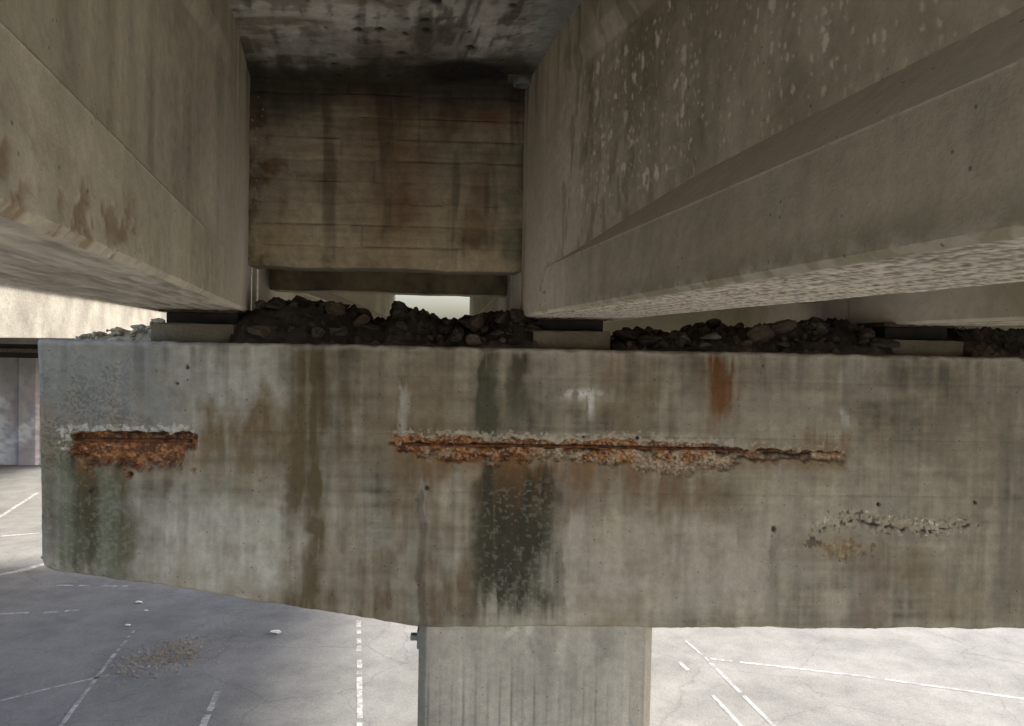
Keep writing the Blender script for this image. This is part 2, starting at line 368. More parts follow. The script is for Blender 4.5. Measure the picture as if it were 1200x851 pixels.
    topA = sm(za1+.008, za1-.004, Z+.045*rz+.03*coarse)
    low = np.clip((za1-Z+.08*rz)/(za1-za0), 0, 3)
    dA = endA*topA*sm(1.75, .55, low+.5*coarse+.5*rx)
    ma = dA
    # B: long shallow one over the column
    xb0, xb1 = -0.439, 2.017; zc = -0.505
    t = np.clip((X-xb0)/(xb1-xb0), 0, 1)
    hup = np.interp(t, [0, .08, .4, .5, .74, .78, 1], [.022, .03, .025, .04, .025, .012, .016])
    hlo = np.interp(t, [0, .06, .12, .3, .36, .45, .62, .72, .76, 1], [.03, .06, .11, .09, .07, .11, .16, .12, .045, .035])
    zb = Z-zc+.035*t
    endB = sm(xb0-.04, xb0+.05, X+.08*rx)*sm(xb1+.02, xb1-.02, X+.04*rx)
    dB = endB*sm(hup+.012, hup-.010, zb+.06*rz+.03*coarse)*sm(-hlo-.03, -.25*hlo, zb+.10*rz+.06*coarse)
    mb = dB*(1-.55*sm(.74, .80, t))
    # C: crack with a flaked patch at the right
    t2 = np.clip((X-1.810)/(2.807-1.810), 0, 1)
    zc2 = np.interp(t2, [0, .12, .25, .55, .8, 1], [-1.016, -0.931, -0.906, -0.946, -0.953, -0.909])
    inx = sm(1.763, 1.890, X)*sm(2.855, 2.711, X)
    crack = inx*np.exp(-((Z-zc2+.045*rz)/.0075)**2)*grains(.62+0*X, X, Z, 26, 18)
    mc = grains(inx*sm(.085, .01, np.abs(Z-zc2-.022+.05*rz))*sm(1.05, .6, t2)*.85, X, Z, 55, 19)
    md = grains(np.exp(-((X-2.024)/.15)**2-((Z--1.056)/.055)**2)*1.0, X, Z, 52, 20)
    # crumbly pale rims, rust washed over the face below
    rim = .95*grains(.86*sm(.050, .0, np.abs(zb-hup-.012+.05*rz+.03*coarse))*endB*(1-.6*sm(.72, .8, t)), X, Z, 62, 21)
    rima = grains(.85*np.maximum(sm(.040, .0, np.abs(Z-za1-.018+.04*rz))*sm(xa0-.11, xa0-.03, X)*sm(xa1+.10, xa1-.02, X), .8*sm(.05, .01, np.abs(X-xa0+.025+.04*rx))*sm(za0-.02, za0+.06, Z)*sm(za1+.03, za1, Z)), X, Z, 62, 22)
    wa = sm(xa0-.02, xa0+.05, X)*sm(xa1+.16, xa1-.10, X+.1*rx)*np.exp(-np.clip(za0+.02-Z, 0, 9)/.060)*sm(za1+.01, za1-.02, Z)
    col = lerp(col, (.30, .14, .045), wa*.9*sm(.26, .52, fbm(X*26, Z*3, 21, 3)))
    wb = endB*sm(.82, .70, t)*np.exp(-np.clip(-zb-hlo*.55, 0, 9)/np.interp(t, [0, .1, .28, .36, .6, 1], [.05, .07, .14, .10, .05, .03]))*sm(hup, hup-.03, zb)
    col = lerp(col, (.27, .13, .045), wb*.80*sm(.30, .56, fbm(X*24+3, Z*3, 22, 3)))
    col = lerp(col, (.20, .125, .05), endB*sm(.70, .78, t)*sm(.09, .02, np.abs(zb+.045))*.55*sm(.35, .55, fbm(X*14, Z*6, 23, 3)))
    col = lerp(col, (.50, .43, .33), rim*.75*(.6+.4*sm(.4, .6, fine)))
    col = lerp(col, (.54, .50, .42), rima*.85*(.6+.4*sm(.4, .6, fine)))
    g1 = fbm(X*95, Z*95, 23, 2); g2 = fbm(X*48, Z*60, 24, 3)
    for m, k in ((ma, 0), (mb, 1)):
        rust = lerp(tone(X.shape, (.26, .088, .024)), (.42, .185, .058), sm(.42, .60, g2)*.8)
        rust = lerp(rust, (.10, .038, .018), sm(.50-.06*(k == 0), .62-.06*(k == 0), fbm(X*24, Z*42, 25+k, 3))*.8)
        if k == 1:
            ros = np.interp(t, [0, .08, .16, .26, .34, .42, .55, .70, .76, 1], [.5, .75, .95, .8, .45, .6, .42, .30, .25, .2])+.30*sm(.0, .03, zb+.02)-.5*sm(-.3*hlo, -.9*hlo, zb)*sm(.3, .45, t)
            patch = sm(-.18, .22, ros-np.clip((fbm(X*20, Z*26, 26, 4)-.25)/.5, 0, 1))
            broken = lerp(tone(X.shape, (.34, .255, .165)), (.185, .115, .06), sm(.44, .60, g1)*.8)
            broken = lerp(broken, (.56, .46, .32), sm(.50, .64, fbm(X*72, Z*72, 27, 2))*.85)
            rust = broken+(rust-broken)*patch[..., None]
        else:
            rust = lerp(rust, (.60, .40, .28), sm(.50, .85, spots(X*17+.5*rx, Z*17+.4*rz, 1.0*.6, 4, .12, .34))*.95)
        rust = lerp(rust, (.52, .40, .27), sm(.56, .68, g1)*(.6 if k else .25)); rust = lerp(rust, (.06, .028, .016), sm(.60, .68, fbm(X*80+5, Z*80, 28, 2))*.6)
        edge_soft = np.clip(m*1.25-.25*np.clip((g1-.3)/.4, 0, 1), 0, 1)
        col = lerp(col, rust, sm(.02, .55, edge_soft)*.95)
    top = topA*endA*sm(za1-.050, za1-.012, Z+.05*rz); col = lerp(col, (.028, .016, .011), top*.9*sm(.3, .45, fbm(X*18, Z*18, 29, 3)))  # dark rust and the lip's shadow painted into the cavity top
    lin = np.exp(-((zb+.008+.035*rz)/.012)**2)*endB*grains(.62+0*X, X, Z*.6, 15, 30)
    col = lerp(col, (.035, .018, .012), np.clip(lin, 0, 1)*.90)  # dark slot line paints in the shadow under the broken lip
    lin2 = np.exp(-((zb+.040+.03*rz)/.008)**2)*sm(.72, .78, t)*endB; col = lerp(col, (.09, .035, .018), lin2*.8)
    col = lerp(col, (.40, .335, .235), mc*.7)
    col = lerp(col, (.58, .54, .46), mc*grains(.26+0*X, X, Z, 48, 31)*.9)
    col = lerp(col, (.06, .05, .04), mc*grains(.34+0*X, X, Z, 50, 32)*.85)
    col = lerp(col, (.235, .16, .075), .5*np.exp(-((X-2.000)/.20)**2-((Z--1.042)/.07)**2)); col = lerp(col, (.20, .135, .055), md*.6*sm(.34, .6, fine)); col = lerp(col, (.40, .30, .16), md*grains(.25+0*X, X, Z, 60, 33)*.8)
    col = lerp(col, (.075, .06, .045), grains(.9*np.exp(-((X-1.843)/.055)**2-((Z--1.016)/.032)**2), X, Z, 45, 34)*.7)
    col = lerp(col, (.03, .026, .022), np.clip(crack, 0, 1)*.95)
    depth = depth+sm(.1, .7, ma)*(.050+.016*(fine-.5))+sm(.1, .7, mb)*(.026+.016*(fine-.5))+.02*lin+.006*(rim+rima)*(fine-.35)+.012*crack+.010*mc*fine+.010*md*fine
    depth = depth+.006*(n2-.5)+.0035*(hs-.5)+.0022*np.exp(-(((Z % .305)-.15)/.006)**2)
    return col, depth
HOLES = [(1.634, -0.943, .013), (2.206, -0.807, .009), (2.745, -0.792, .010), (-1.498, -0.130, .010), (-1.554, -0.220, .009), (-0.247, -0.755, .012), (-1.989, -0.782, .013)]
def cap_bottom(x):
    zb = np.interp(x, [-2.30, -2.251, -2.20, -1.62, -1.10, -.66, -.28, 9], [-1.14, -1.186, -1.205, -1.275, -1.365, -1.43, -1.493, -1.497])
    return zb
def pier():
    p = thing('bridge_pier', 'weathered concrete pier with rusty spalls along the front of its wide tapered cap', 'bridge pier', (0, 0, GROUND))
    off = np.array([0, 0, -GROUND])
    xs = np.concatenate([np.arange(-2.285, 3.2, .0054), np.linspace(3.25, 6.3, 24)])
    v = np.concatenate([np.linspace(0, .27, 58)[:-1], np.linspace(.27, .56, 130)[:-1], np.linspace(.56, 1, 112)]); nf = len(v)
    X = np.repeat(xs[:, None], nf, 1); zb = cap_bottom(xs)
    rag = .012*(fbm(xs*5, xs*0, 31, 4)-.5)+.004*(fbm(xs*40, xs*0+3, 32, 2)-.5)
    ztop = .012*(fbm(xs*4, xs*0, 33, 4)-.5)+.010*(fbm(xs*26, xs*0+1, 34, 2)-.5)
    Z = ztop[:, None]*(1-v)**6+(zb+rag)[:, None]*v
    col, dep = cap_paint(X, Z)
    r = .016*(1+.9*(fbm(X*14, Z*14, 35, 3)-.5)*2)
    edge = np.clip(1-(ztop[:, None]-Z)/r, 0, 1)**2*r+np.clip(1-(Z-(zb+rag)[:, None])/r, 0, 1)**2*r*.8
    endr = np.clip(1-(X+2.285)/.05, 0, 1)**2*.05
    Yf = dep+edge+endr
    Xf = X+.03*np.clip(-Z/1.2, 0, 1)*sm(-1.9, -2.285, X)+.012*(fbm(Z*6, X*0, 36, 4)-.5)*sm(-2.2, -2.285, X)
    F = np.stack([Xf, Yf, Z], -1)
    yb = np.linspace(.08, 1.3, 8); rest = []
    rc = []
    for y in yb: rest.append(np.stack([xs, 0*xs+y, zb+rag*.4], -1)); rc.append(tone(xs.shape, (.24, .22, .18)))
    for z in np.linspace(.95, .05, 5): rest.append(np.stack([xs, 0*xs+1.302, zb*z], -1)); rc.append(tone(xs.shape, (.28, .26, .21)))
    for y in np.linspace(1.3, .03, 30):
        rest.append(np.stack([xs, 0*xs+y, ztop*.6+.006*(fbm(xs*20, xs*0+y*20, 37, 3)-.5)], -1)); rc.append(tone(xs.shape, (.27, .245, .20)))
    P = np.concatenate([F, np.stack(rest, 1)], 1)+off; C = np.concatenate([col, np.stack(rc, 1)], 1)
    cap = finish('cap', grid_mesh('cap', P, C, closed=True, caps=True, flip=False, sharp=50), M['cap'], p)
    # column: board-marked front with chamfered corners
    x0, x1, yf, yk = -.28, .995, .035, 1.2; ch = .045
    seg = [(x0+ch, yf, 'f'), (x1-ch, yf), (x1, yf+ch), (x1, yk-ch), (x1-ch, yk), (x0+ch, yk), (x0, yk-ch), (x0, yf+ch)]
    pts = [s[:2] for s in seg]; path = []
    for k in range(8):
        a = np.array(pts[k]); b = np.array(pts[(k+1) % 8]); n = 190 if k == 0 else (10 if k in (1, 7) else (30 if k in (2, 6) else 4))
        for q in range(n): path.append(a+(b-a)*q/n)
    path = np.array(path); zs = np.concatenate([np.linspace(-1.48, -2.3, 130), np.linspace(-2.35, -5.52, 24)])
    PX = np.repeat(path[None], len(zs), 0); ZZ = np.repeat(zs[:, None], len(path), 1); U = PX[..., 0]+.0*ZZ; V = PX[..., 1]
    ph = U*15.5+.25*(fbm(U*6, ZZ*.3, 38, 2)-.5)
    groove = np.exp(-(((ph % 1)-.5)/.10)**2)*sm(-1.58, -1.95, ZZ)*(.35+.65*_T[2][np.floor(ph).astype(int) & 255, 9])*(V < .2)
    st = fbm(U*16, ZZ*1.2, 39, 4); bl = fbm(U*5, ZZ*5, 40, 4); band = _T[1][np.floor(ph).astype(int) & 255, 3]
    colr = tone(U.shape, (.43, .385, .31))*(1+.34*(st-.5)+.36*(bl-.5)+.13*(band-.5))[..., None]
    colr = colr*(1-.45*groove*sm(.95, .3, U))[..., None]
    colr = lerp(colr, (.17, .16, .11), sm(x0+.055, x0+.03, U+.012*(fbm(U*0, ZZ*6, 41)-.5))*.75)
    colr = lerp(colr, (.60, .57, .47), np.exp(-((U-.27)/.10)**2-((ZZ+1.52)/.045)**2)*sm(.4, .55, fbm(U*22, ZZ*22, 42, 4))*.9)
    colr = lerp(colr, (.25, .22, .18), sm(.5, .7, fbm(U*7+3, ZZ*3, 43, 4))*.5*sm(-2.0, -1.7, ZZ))
    dp = .004*groove+.003*(bl-.5)+.006*spots(U*20, ZZ*20, .12, 2, .1, .3)*(V < .2)
    Q = np.stack([U, V+dp*(V < .2), ZZ], -1)+off
    finish('column', grid_mesh('column', Q, colr, closed=True, caps=True, flip=True, sharp=30), M['cap'], p)
    # exposed bars
    def bar(xa, xb, z0, z1, y, rad, seed):
        n = int((xb-xa)/.012); xx = np.linspace(xa, xb, n)
        zz = z0+(z1-z0)*(xx-xa)/(xb-xa)+.012*(fbm(xx*3, xx*0+seed, seed, 2)-.5); yy = y+.006*(fbm(xx*4, xx*0+seed+2, seed+1, 2)-.5)
        finish('rebar', tube_mesh('rebar', np.stack([xx, yy, zz], -1)+off, rad, 8, .14), M['rust'], p)
    bar(-2.104, -1.485, -0.521, -0.517, .030, .010, 51)
    bar(-0.385, 1.351, -0.517, -0.525, .024, .008, 52)
    bar(1.306, 2.008, -0.526, -0.530, .013, .007, 53)
    # small bracket on the column's side
    bm = bmesh.new(); z = -1.60-GROUND
    add_box(bm, (x0-.012, .10, z-.05), (x0+.004, .20, z+.05), .002); add_box(bm, (x0-.050, .125, z-.014), (x0-.010, .175, z+.016), .005)
    finish('bracket', bm_mesh('bracket', bm), M['steel'], p)
pier()

# ------------------------------------------------------------------ girders
def girder(xc, y_end, y_near, label, style, dense=True, seed=0, taper=True, lean=GK):
    """I-girder with a solid end block: stations along y, closed profile round the section"""
    g = thing('bridge_girder', label, 'girder', (xc, y_end, 0), 'concrete girders of the bridge')
    b, zbm, zf = .277, .175, .405
    if dense:
        ys = np.concatenate([np.arange(y_end, -3.95, -.0064 if style['flakes'] else -.0085), np.linspace(-4.0, y_near, 14)])
        nb, nfl, nsl, nw, ntu, ntf = 130 if style['flakes'] else 66, 30, 18, 96, 10, 16
    else:
        ys = np.concatenate([np.linspace(y_end, y_end+(-3 if y_near < y_end else 3), 120), np.linspace(y_end+(-3.1 if y_near < y_end else 3.1), y_near, 20)])
        nb, nfl, nsl, nw, ntu, ntf = 20, 10, 5, 24, 4, 4
    d = np.abs(YD-ys) if y_near < y_end else np.abs(ys-y_end)-.3
    w = sm(.62, 2.3, d)
    if not taper: w = w*0+1
    one = np.ones_like(ys); hw = b-.15*w; tf = b-.08*w
    c = .014
    right = [(one*(b-c), one*zbm, nb//2, 'u'), (one*b, one*(zbm+c), 3, 'c'), (one*b, one*zf, nfl, 'f'), (hw, zf+.15*w, nsl, 's'), (hw, one*1.22, nw, 'w'), (tf, one*1.30, ntu, 't'), (tf, one*(SOF+.02), ntf, 't')]
    N, Zc, tagp = [], [], []
    # right side going up
    pn, pz = one*0, one*zbm
    for (n, z, k, t) in right:
        for q in range(k): N.append(pn+(n-pn)*q/k); Zc.append(pz+(z-pz)*q/k); tagp.append((t, 1))
        pn, pz = n, z
    N.append(pn); Zc.append(pz); tagp.append(('t', 1))
    half = len(N)
    for k in range(half-1, 0, -1): N.append(-N[k]); Zc.append(Zc[k]); tagp.append((tagp[k][0], -1))
    N = np.stack(N, 1); Z = np.stack(Zc, 1); Y = np.repeat(ys[:, None], N.shape[1], 1)
    isu = np.array([t == 'u' for t, s in tagp])[None, :]*np.ones_like(N); side = np.array([s for t, s in tagp])[None, :]*np.ones_like(N)
    isw = np.array([t in 'wt' for t, s in tagp])[None, :]*np.ones_like(N); isf = np.array([t in 'fc' for t, s in tagp])[None, :]*np.ones_like(N); iss = np.array([t == 's' for t, s in tagp])[None, :]*np.ones_like(N)
    D = np.repeat(d[:, None], N.shape[1], 1)
    sd = seed*11
    S = Y; out = np.zeros_like(N)
    base = tone(N.shape, style['base'])
    big = fbm(S*1.1+sd, Z*1.6, 60+seed, 4); mid = fbm(S*6+sd, Z*6, 61+seed, 4); vst = fbm(S*9+sd, Z*.9, 62+seed, 4); fin = fbm(S*40, Z*40, 63+seed, 3)
    col = base*(1+.45*(big-.5)+.30*(mid-.5)+.65*(vst-.5)+.25*(fin-.5))[..., None]
    col = lerp(col, (.24, .195, .12), sm(.55, .75, fbm(S*2+sd+3, Z*2, 64+seed, 4))*.35)
    # end block painted as if catching light, rust run at its very end
    col = lerp(col, (.55, .485, .385), sm(.66, .30, D+.25*(mid-.5))*(1-isu)*.6)
    col = lerp(col, (.64, .575, .465), sm(1.5, .5, D+.5*(mid-.5))*sm(1.35, .35, Z+.5*(vst-.5))*(1-isu)*.7)
    col = lerp(col, (.25, .22, .155), isf*sm(.8, 1.8, D)*style['flange_dim'])  # olive flange tone, painted darker to offset the stronger light it gets
    col = lerp(col, (.17, .09, .035), np.exp(-((D+.02)/.10)**2)*(1-isu)*sm(.25, .6, fbm(S*20+sd, Z*2, 65+seed, 3))*sm(1.4, .3, Z)*style['rust'])
    col = lerp(col, (.20, .17, .085), sm(.5, .7, fbm(S*12+sd, Z*1.0+5, 66+seed, 3))*sm(.95, 1.5, Z)*isw*.6)
    # bottom flange slope painted lighter to soften the shade that falls on it
    col = lerp(col, (.52, .455, .35), iss*.85*sm(.2, .9, D))
    # underside: knobbly exposed aggregate or board lines
    U = N
    if style['under'] == 'knobbly':
        kn = np.maximum(spots(S*30+sd, U*34, .85, 1, .25, .6), .8*spots(S*52+5, U*60, .6, 4, .3, .55)); rw = .5+.5*np.cos(U*2*np.pi*14)
        uc = lerp(tone(N.shape, (.50, .45, .365)), (.19, .16, .12), sm(.25, .0, kn)*.8)*(.75+.32*rw)[..., None]
        uc = lerp(uc, (.54, .49, .40), sm(.4, .8, kn)*.6)*(1+.3*(mid-.5))[..., None]
        uc = lerp(uc, (.10, .09, .07), sm(.3, .6, spots(S*22+2, U*30, .4, 3, .15, .48))*.85)
        col = col*(1-isu[..., None])+uc*isu[..., None]; out = out+isu*(.003*kn+.003*rw)*sm(.277, .23, np.abs(U))
    else:
        ln = fbm(S*1.5+sd, U*34, 67, 4); lf = fbm(S*7+sd, U*60, 68, 3)
        uc = tone(N.shape, (.33, .295, .235))*(1+.9*(ln-.5)+.5*(lf-.5)+.4*(mid-.5))[..., None]
        uc = lerp(uc, (.15, .12, .085), sm(.56, .70, fbm(S*2.2+1, U*22, 69, 4))*.6)
        uc = lerp(uc, (.52, .48, .40), sm(.58, .72, fbm(S*3+5, U*26, 70, 4))*.55)
        col = col*(1-isu[..., None])+uc*isu[..., None]; out = out+isu*.010*(ln-.5)
    if style['flakes']:
        reg = sm(.9, 1.4, D)*sm(4.3, 3.6, D)*sm(.50, .62, Z)*sm(1.24, 1.16, Z)*isw*(side < 0)
        wr = .5*(fbm(S*30, Z*30, 78, 3)-.5); f1 = spots(S*15+wr, Z*9+S*2+wr, .6, 2, .10, .48)*sm(.34, .54, fbm(S*3, Z*3, 71, 3)); f2 = spots(S*36+3+2*wr, Z*24+wr, .5, 4, .15, .5)
        fl = np.maximum(sm(.25, .42, f1+.5*(fin-.5)), .75*sm(.35, .55, f2+.5*(fin-.5)))*reg
        col = col*(1-.10*reg)[..., None]
        col = lerp(col, (.80, .73, .60), fl*sm(.26, .46, fbm(S*45, Z*45, 79, 3)))
        dk = sm(.50, .66, fbm(S*20, Z*7, 72, 4))*sm(.75, 1.0, D)*sm(2.3, 1.5, D)*isw*(side < 0)
        col = lerp(col, (.19, .165, .115), dk*.5); out = out-fl*.0012-.003*dk
        ck = sm(.045, .0, np.abs(fbm(S*16, Z*16, 73, 2)-.5))*np.exp(-((D-.62)/.14)**2)*sm(.75, .3, Z)
        col = lerp(col, (.10, .085, .06), ck*(side < 0)*.7); out = out-.004*ck*(side < 0)
        col = lerp(col, (.17, .155, .09), isf*(side < 0)*sm(.27, .185, Z+.06*(mid-.5))*sm(1.0, 2.2, D)*.55)
    else:
        br = sm(.50, .60, fbm(S*16, Z*16+2, 74, 5))*sm(2.3, 3.0, D)*sm(.36, .22, Z+.1*(mid-.5))*isf*(side > 0)
        col = lerp(col, (.20, .13, .075), br*.75); out = out-.006*br*(.3+fin)
        bp = sm(.5, .6, fbm(S*12, Z*12+2, 75, 3))*sm(1.3, 2.0, D)*sm(.42, .26, Z)*isf*(side > 0)
        col = lerp(col, (.46, .41, .32), bp*.45)
    # chipped pale arris at the bottom
    ar = sm(.05, .0, np.abs(Z-zbm-.01))*(1-isu)*sm(.46, .58, fbm(S*22, Z*40+seed, 76, 4)); col = lerp(col, (.45, .41, .33), ar*.5)
    if not style['flakes'] and dense: col = lerp(col, (.74, .67, .55), sm(.80, .15, D)*sm(1.45, .5, Z)*(1-isu)*(side > 0)*.75)  # left end block painted brighter still, as if catching light
    out = out+.004*(mid-.5)+.003*(fin-.5)*1.0
    kx = np.where(isu > .5, 0, side); kz = np.where(isu > .5, -1, 0)
    Nn = N+kx*out; Zz = Z+kz*out
    ragged = .010*(fbm(Z*9, N*9, 77, 3)-.5)
    P = np.stack([Nn+lean*(Y-YD), Y-y_end+ragged*(np.arange(len(ys)) < 1)[:, None], Zz], -1)
    flip = y_near > y_end
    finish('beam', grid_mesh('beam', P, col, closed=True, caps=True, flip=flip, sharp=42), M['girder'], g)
    return g
SL = dict(base=(.48, .43, .325), rust=.25, flange_dim=.35, under='lined', flakes=False)
SR = dict(base=(.53, .475, .36), rust=.85, flange_dim=.62, under='knobbly', flakes=True)
SP = dict(base=(.30, .265, .165), rust=.3, flange_dim=.2, under='knobbly', flakes=False)
YE = .64; YN = -5.2  # near span cut short so open sky lights the girder channel
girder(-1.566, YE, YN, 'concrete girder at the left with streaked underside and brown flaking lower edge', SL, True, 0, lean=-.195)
girder(.530, YE, YN, 'big girder right of the board marked wall with pale flaking spots and knobbly underside', SR, True, 1, lean=-.127)
girder(2.626, YE, YN, 'olive stained girder end low at the right edge under the big knobbly girder', SP, False, 2, lean=-.11)
girder(4.722, YE, YN, 'concrete girder at the far right edge of the bridge outside the picture', SP, False, 3, lean=-.1)
Y2 = .70
for k, xc in enumerate((-1.60, .50, 2.60, 4.70)):
    girder(xc+GK*(Y2-YE)*0, Y2, 16, ['concrete girder of the next span behind the leftmost girder', 'concrete girder of the next span behind the big knobbly girder', 'concrete girder of the next span behind the olive stained girder', 'concrete girder of the next span at the far right edge'][k], SP, False, 4+k, lean=-.035)

# ------------------------------------------------------------------ decks
def deck(y0, y1, label, soffit, lean=GK):
    t = thing('bridge_deck', label, 'bridge deck', (1.5, (y0+y1)/2, SOF)); off = Vector((-1.5, -(y0+y1)/2, -SOF))
    def sheared(name, lo, hi, mat, bev=.015):
        bm = bmesh.new(); add_box(bm, lo, hi, bev)
        for v in bm.verts: v.co.x += lean*(v.co.y-YD); v.co += off
        return finish(name, bm_mesh(name, bm), mat, t)
    sheared('slab', (-2.45, y0, SOF), (5.65, y1, SOF+.24), M['plain'])
    for x in (-2.45, 5.35): sheared('parapet', (x+.002, y0+.002, SOF+.242), (x+.298, y1-.002, SOF+1.05), M['plain'])
    if soffit:
        ys = np.arange(.36, -2.6, -.009); n = np.linspace(-1.40, .42, 200)
        Y, X = np.meshgrid(ys, n, indexing='ij')
        col = tone(X.shape, (.47, .44, .39))*(1+.5*(fbm(X*2, Y*3, 80, 4)-.5)+.5*(fbm(X*8, Y*10, 81, 4)-.5))[..., None]
        peel = .5*fbm(X*16, Y*3.0, 82, 5)+.5*fbm(X*5, Y*14, 89, 5); edge = sm(.035, .0, np.abs(peel-.53)); col = lerp(col, (.12, .10, .08), edge*.35*sm(.35, -.3, X-.2*(Y)))
        col = lerp(col, (.20, .175, .135), sm(.56, .46, peel)*.75); sk = sm(.54, .66, fbm(X*22, Y*2.2, 104, 4))*sm(.35, .0, X); col = lerp(col, (.07, .062, .05), sk*.7); sw = sm(.56, .66, fbm(X*13+4, Y*6, 105, 5)); col = lerp(col, (.56, .54, .50), sw*.6)
        col = lerp(col, (.17, .13, .085), sm(.45, .68, fbm(X*3, Y*8, 83, 4))*sm(-.1, -.7, X)*.7)
        dl = sm(.44, .62, fbm(X*9, Y*2.5, 84, 4))*sm(-.75, -.3, X)*sm(.35, -.05, X); col = lerp(col, (.10, .09, .065), dl*.55)
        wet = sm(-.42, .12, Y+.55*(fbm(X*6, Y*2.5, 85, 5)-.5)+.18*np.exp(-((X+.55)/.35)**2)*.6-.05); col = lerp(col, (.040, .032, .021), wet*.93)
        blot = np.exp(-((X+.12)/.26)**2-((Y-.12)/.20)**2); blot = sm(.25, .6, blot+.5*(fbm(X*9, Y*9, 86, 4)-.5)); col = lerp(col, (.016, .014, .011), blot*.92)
        hq = .35*(fbm(X*25, Y*25, 90, 3)-.5); hp = spots(X*9+hq, Y*6+hq, .5, 3, .06, .30)*sm(.5, -.2, X)*sm(-1.2, -.8, X); col = lerp(col, (.02, .018, .015), sm(.1, .5, hp)*.9)
        col = lerp(col, (.27, .265, .26), sm(.02, .2, X+.15*(fbm(X*6, Y*6, 88, 4)-.5))*.8*(1-wet)); wh = sm(.55, .70, fbm(X*4+2, Y*9, 87, 4))*sm(-.35, -.75, X); col = lerp(col, (.50, .49, .46), wh*.55*(1-wet))
        Z = 1.482+.006*(peel-.5)+.012*sm(.1, .5, hp)
        F = np.stack([X+GK*(Y-YD), Y, Z], -1); B = F[::-1].copy(); B = F.copy(); B[..., 2] = 1.512
        me = grid_mesh('soffit', F+np.array(off), col, flip=False, sharp=60)
        finish('soffit', me, M['board'], t)
deck(-5.2, .655, 'concrete deck slab above the girders with peeling mould stained underside', True)
deck(.685, 16.0, 'concrete deck slab of the next span behind the pier', False, -.035)

# ------------------------------------------------------------------ diaphragm walls between girder ends
def diaphragm(x0, x1, z0, label, seed, y=YD, thick=.24, dense=True):
    t = thing('diaphragm_wall', label, 'wall', ((x0+x1)/2, y, z0)); ox = (x0+x1)/2
    nx, nz = (250, 170) if dense else (60, 40)
    xs = np.linspace(x0, x1, nx); v = np.linspace(0, 1, nz)
    X = np.repeat(xs[:, None], nz, 1); zb = z0+.018*(fbm(xs*6, xs*0, 90+seed, 4)-.5)
    Z = zb[:, None]+(SOF+.01-zb)[:, None]*v[None, :]
    h = .122; bi = np.floor((Z-z0+.004*np.sin(X*5))/h); fr = (Z-z0)/h-bi
    jn = _T[3][(bi.astype(int)+seed*7) & 255, 5]
    jx = x0+(x1-x0)*(.2+.6*jn); brd = _T[4][(bi.astype(int)+seed*5) & 255, (X > jx).astype(int)+11]
    line = np.exp(-((np.minimum(fr, 1-fr))/.05)**2)*sm(.28, .5, fbm(X*4, bi*3.3, 91+seed, 3)); vj = np.exp(-((X-jx)/.006)**2)*.7
    gr = fbm(X*3, Z*42, 92+seed, 4); bl = fbm(X*3, Z*3, 93+seed, 5); md = fbm(X*12, Z*12, 94+seed, 4)
    col = tone(X.shape, (.34, .285, .195))*(1+.55*(gr-.5)+.6*(bl-.5)+.5*(md-.5)+.25*(brd-.5))[..., None]
    xm = (X-x0)/(x1-x0)
    rs = np.exp(-((xm-.52+.12*(fbm(X*3, Z*3, 95+seed, 3)-.5))/.13)**2)*(.5+.5*fbm(X*14, Z*2, 96+seed, 3)); col = lerp(col, (.13, .062, .022), rs*.88)
    rs2 = sm(.52, .70, fbm(X*5, Z*2.4, 97+seed, 4)); col = lerp(col, (.15, .085, .035), rs2*.65)
    vk = sm(.50, .66, fbm(X*13, Z*1.2, 103+seed, 4)); col = lerp(col, (.085, .062, .038), vk*.6)
    gn = sm(.62, .80, xm)*sm(.35, .6, fbm(X*4+3, Z*4, 98+seed, 4)); col = lerp(col, (.15, .145, .095), gn*.6)
    cl = sm(.35, .1, xm)*sm(.4, .65, md); col = lerp(col, (.33, .29, .215), cl*.7)
    lo = sm(z0+.42, z0+.02, Z+.2*(bl-.5)); col = lerp(col, (.46, .37, .225), lo*.75*sm(.3, .55, fbm(X*5, Z*5, 102+seed, 4)))
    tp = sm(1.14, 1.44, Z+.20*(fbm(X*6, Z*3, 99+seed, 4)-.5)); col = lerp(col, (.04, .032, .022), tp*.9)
    rd = np.exp(-((xm-.86)/.09)**2-((Z-1.30)/.05)**2); col = lerp(col, (.17, .05, .02), rd*.6)
    eg = sm(.055, .0, np.minimum(xm, 1-xm))*sm(.3, .6, fbm(X*20, Z*14, 100+seed, 3)); col = lerp(col, (.06, .05, .035), eg*.75)
    col = lerp(col, (.035, .028, .018), np.clip(line*.38*sm(.35, .6, fbm(X*7, Z*5, 101+seed, 3))+vj*.4, 0, 1)*.8)
    ws = spots(X*30, Z*30, .25, 2, .1, .3)*sm(.12, .03, xm); col = lerp(col, (.5, .46, .38), sm(.2, .6, ws)*.7)
    dep = .006*line*sm(.3, .6, fbm(X*7, Z*5, 101+seed, 3))+.002*vj-.004*(brd-.5)+.005*(gr-.5)+.004*md
    F = np.stack([X-ox, dep, Z-z0], -1)
    B1 = np.stack([xs-ox, 0*xs+thick, 0*xs+SOF+.01-z0], -1)[:, None]; B2 = np.stack([xs-ox, 0*xs+thick, zb-z0], -1)[:, None]
    dk = tone((nx, 1), (.2, .17, .12))
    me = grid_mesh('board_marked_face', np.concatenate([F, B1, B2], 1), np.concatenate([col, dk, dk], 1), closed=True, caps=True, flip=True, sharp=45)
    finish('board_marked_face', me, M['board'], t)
diaphragm(-1.305, .272, .435, 'rust stained board marked concrete wall between the left girder and the big right girder', 0)
diaphragm(.79, 2.36, .435, 'shadowed concrete wall between the big right girder and the olive stained girder end', 1, dense=False)
diaphragm(2.88, 4.46, .435, 'concrete wall between the two rightmost girders', 2, dense=False)
diaphragm(-1.40, .20, .345, 'dark concrete wall of the next span behind the gap over the rubble', 3, y=1.05, dense=False)
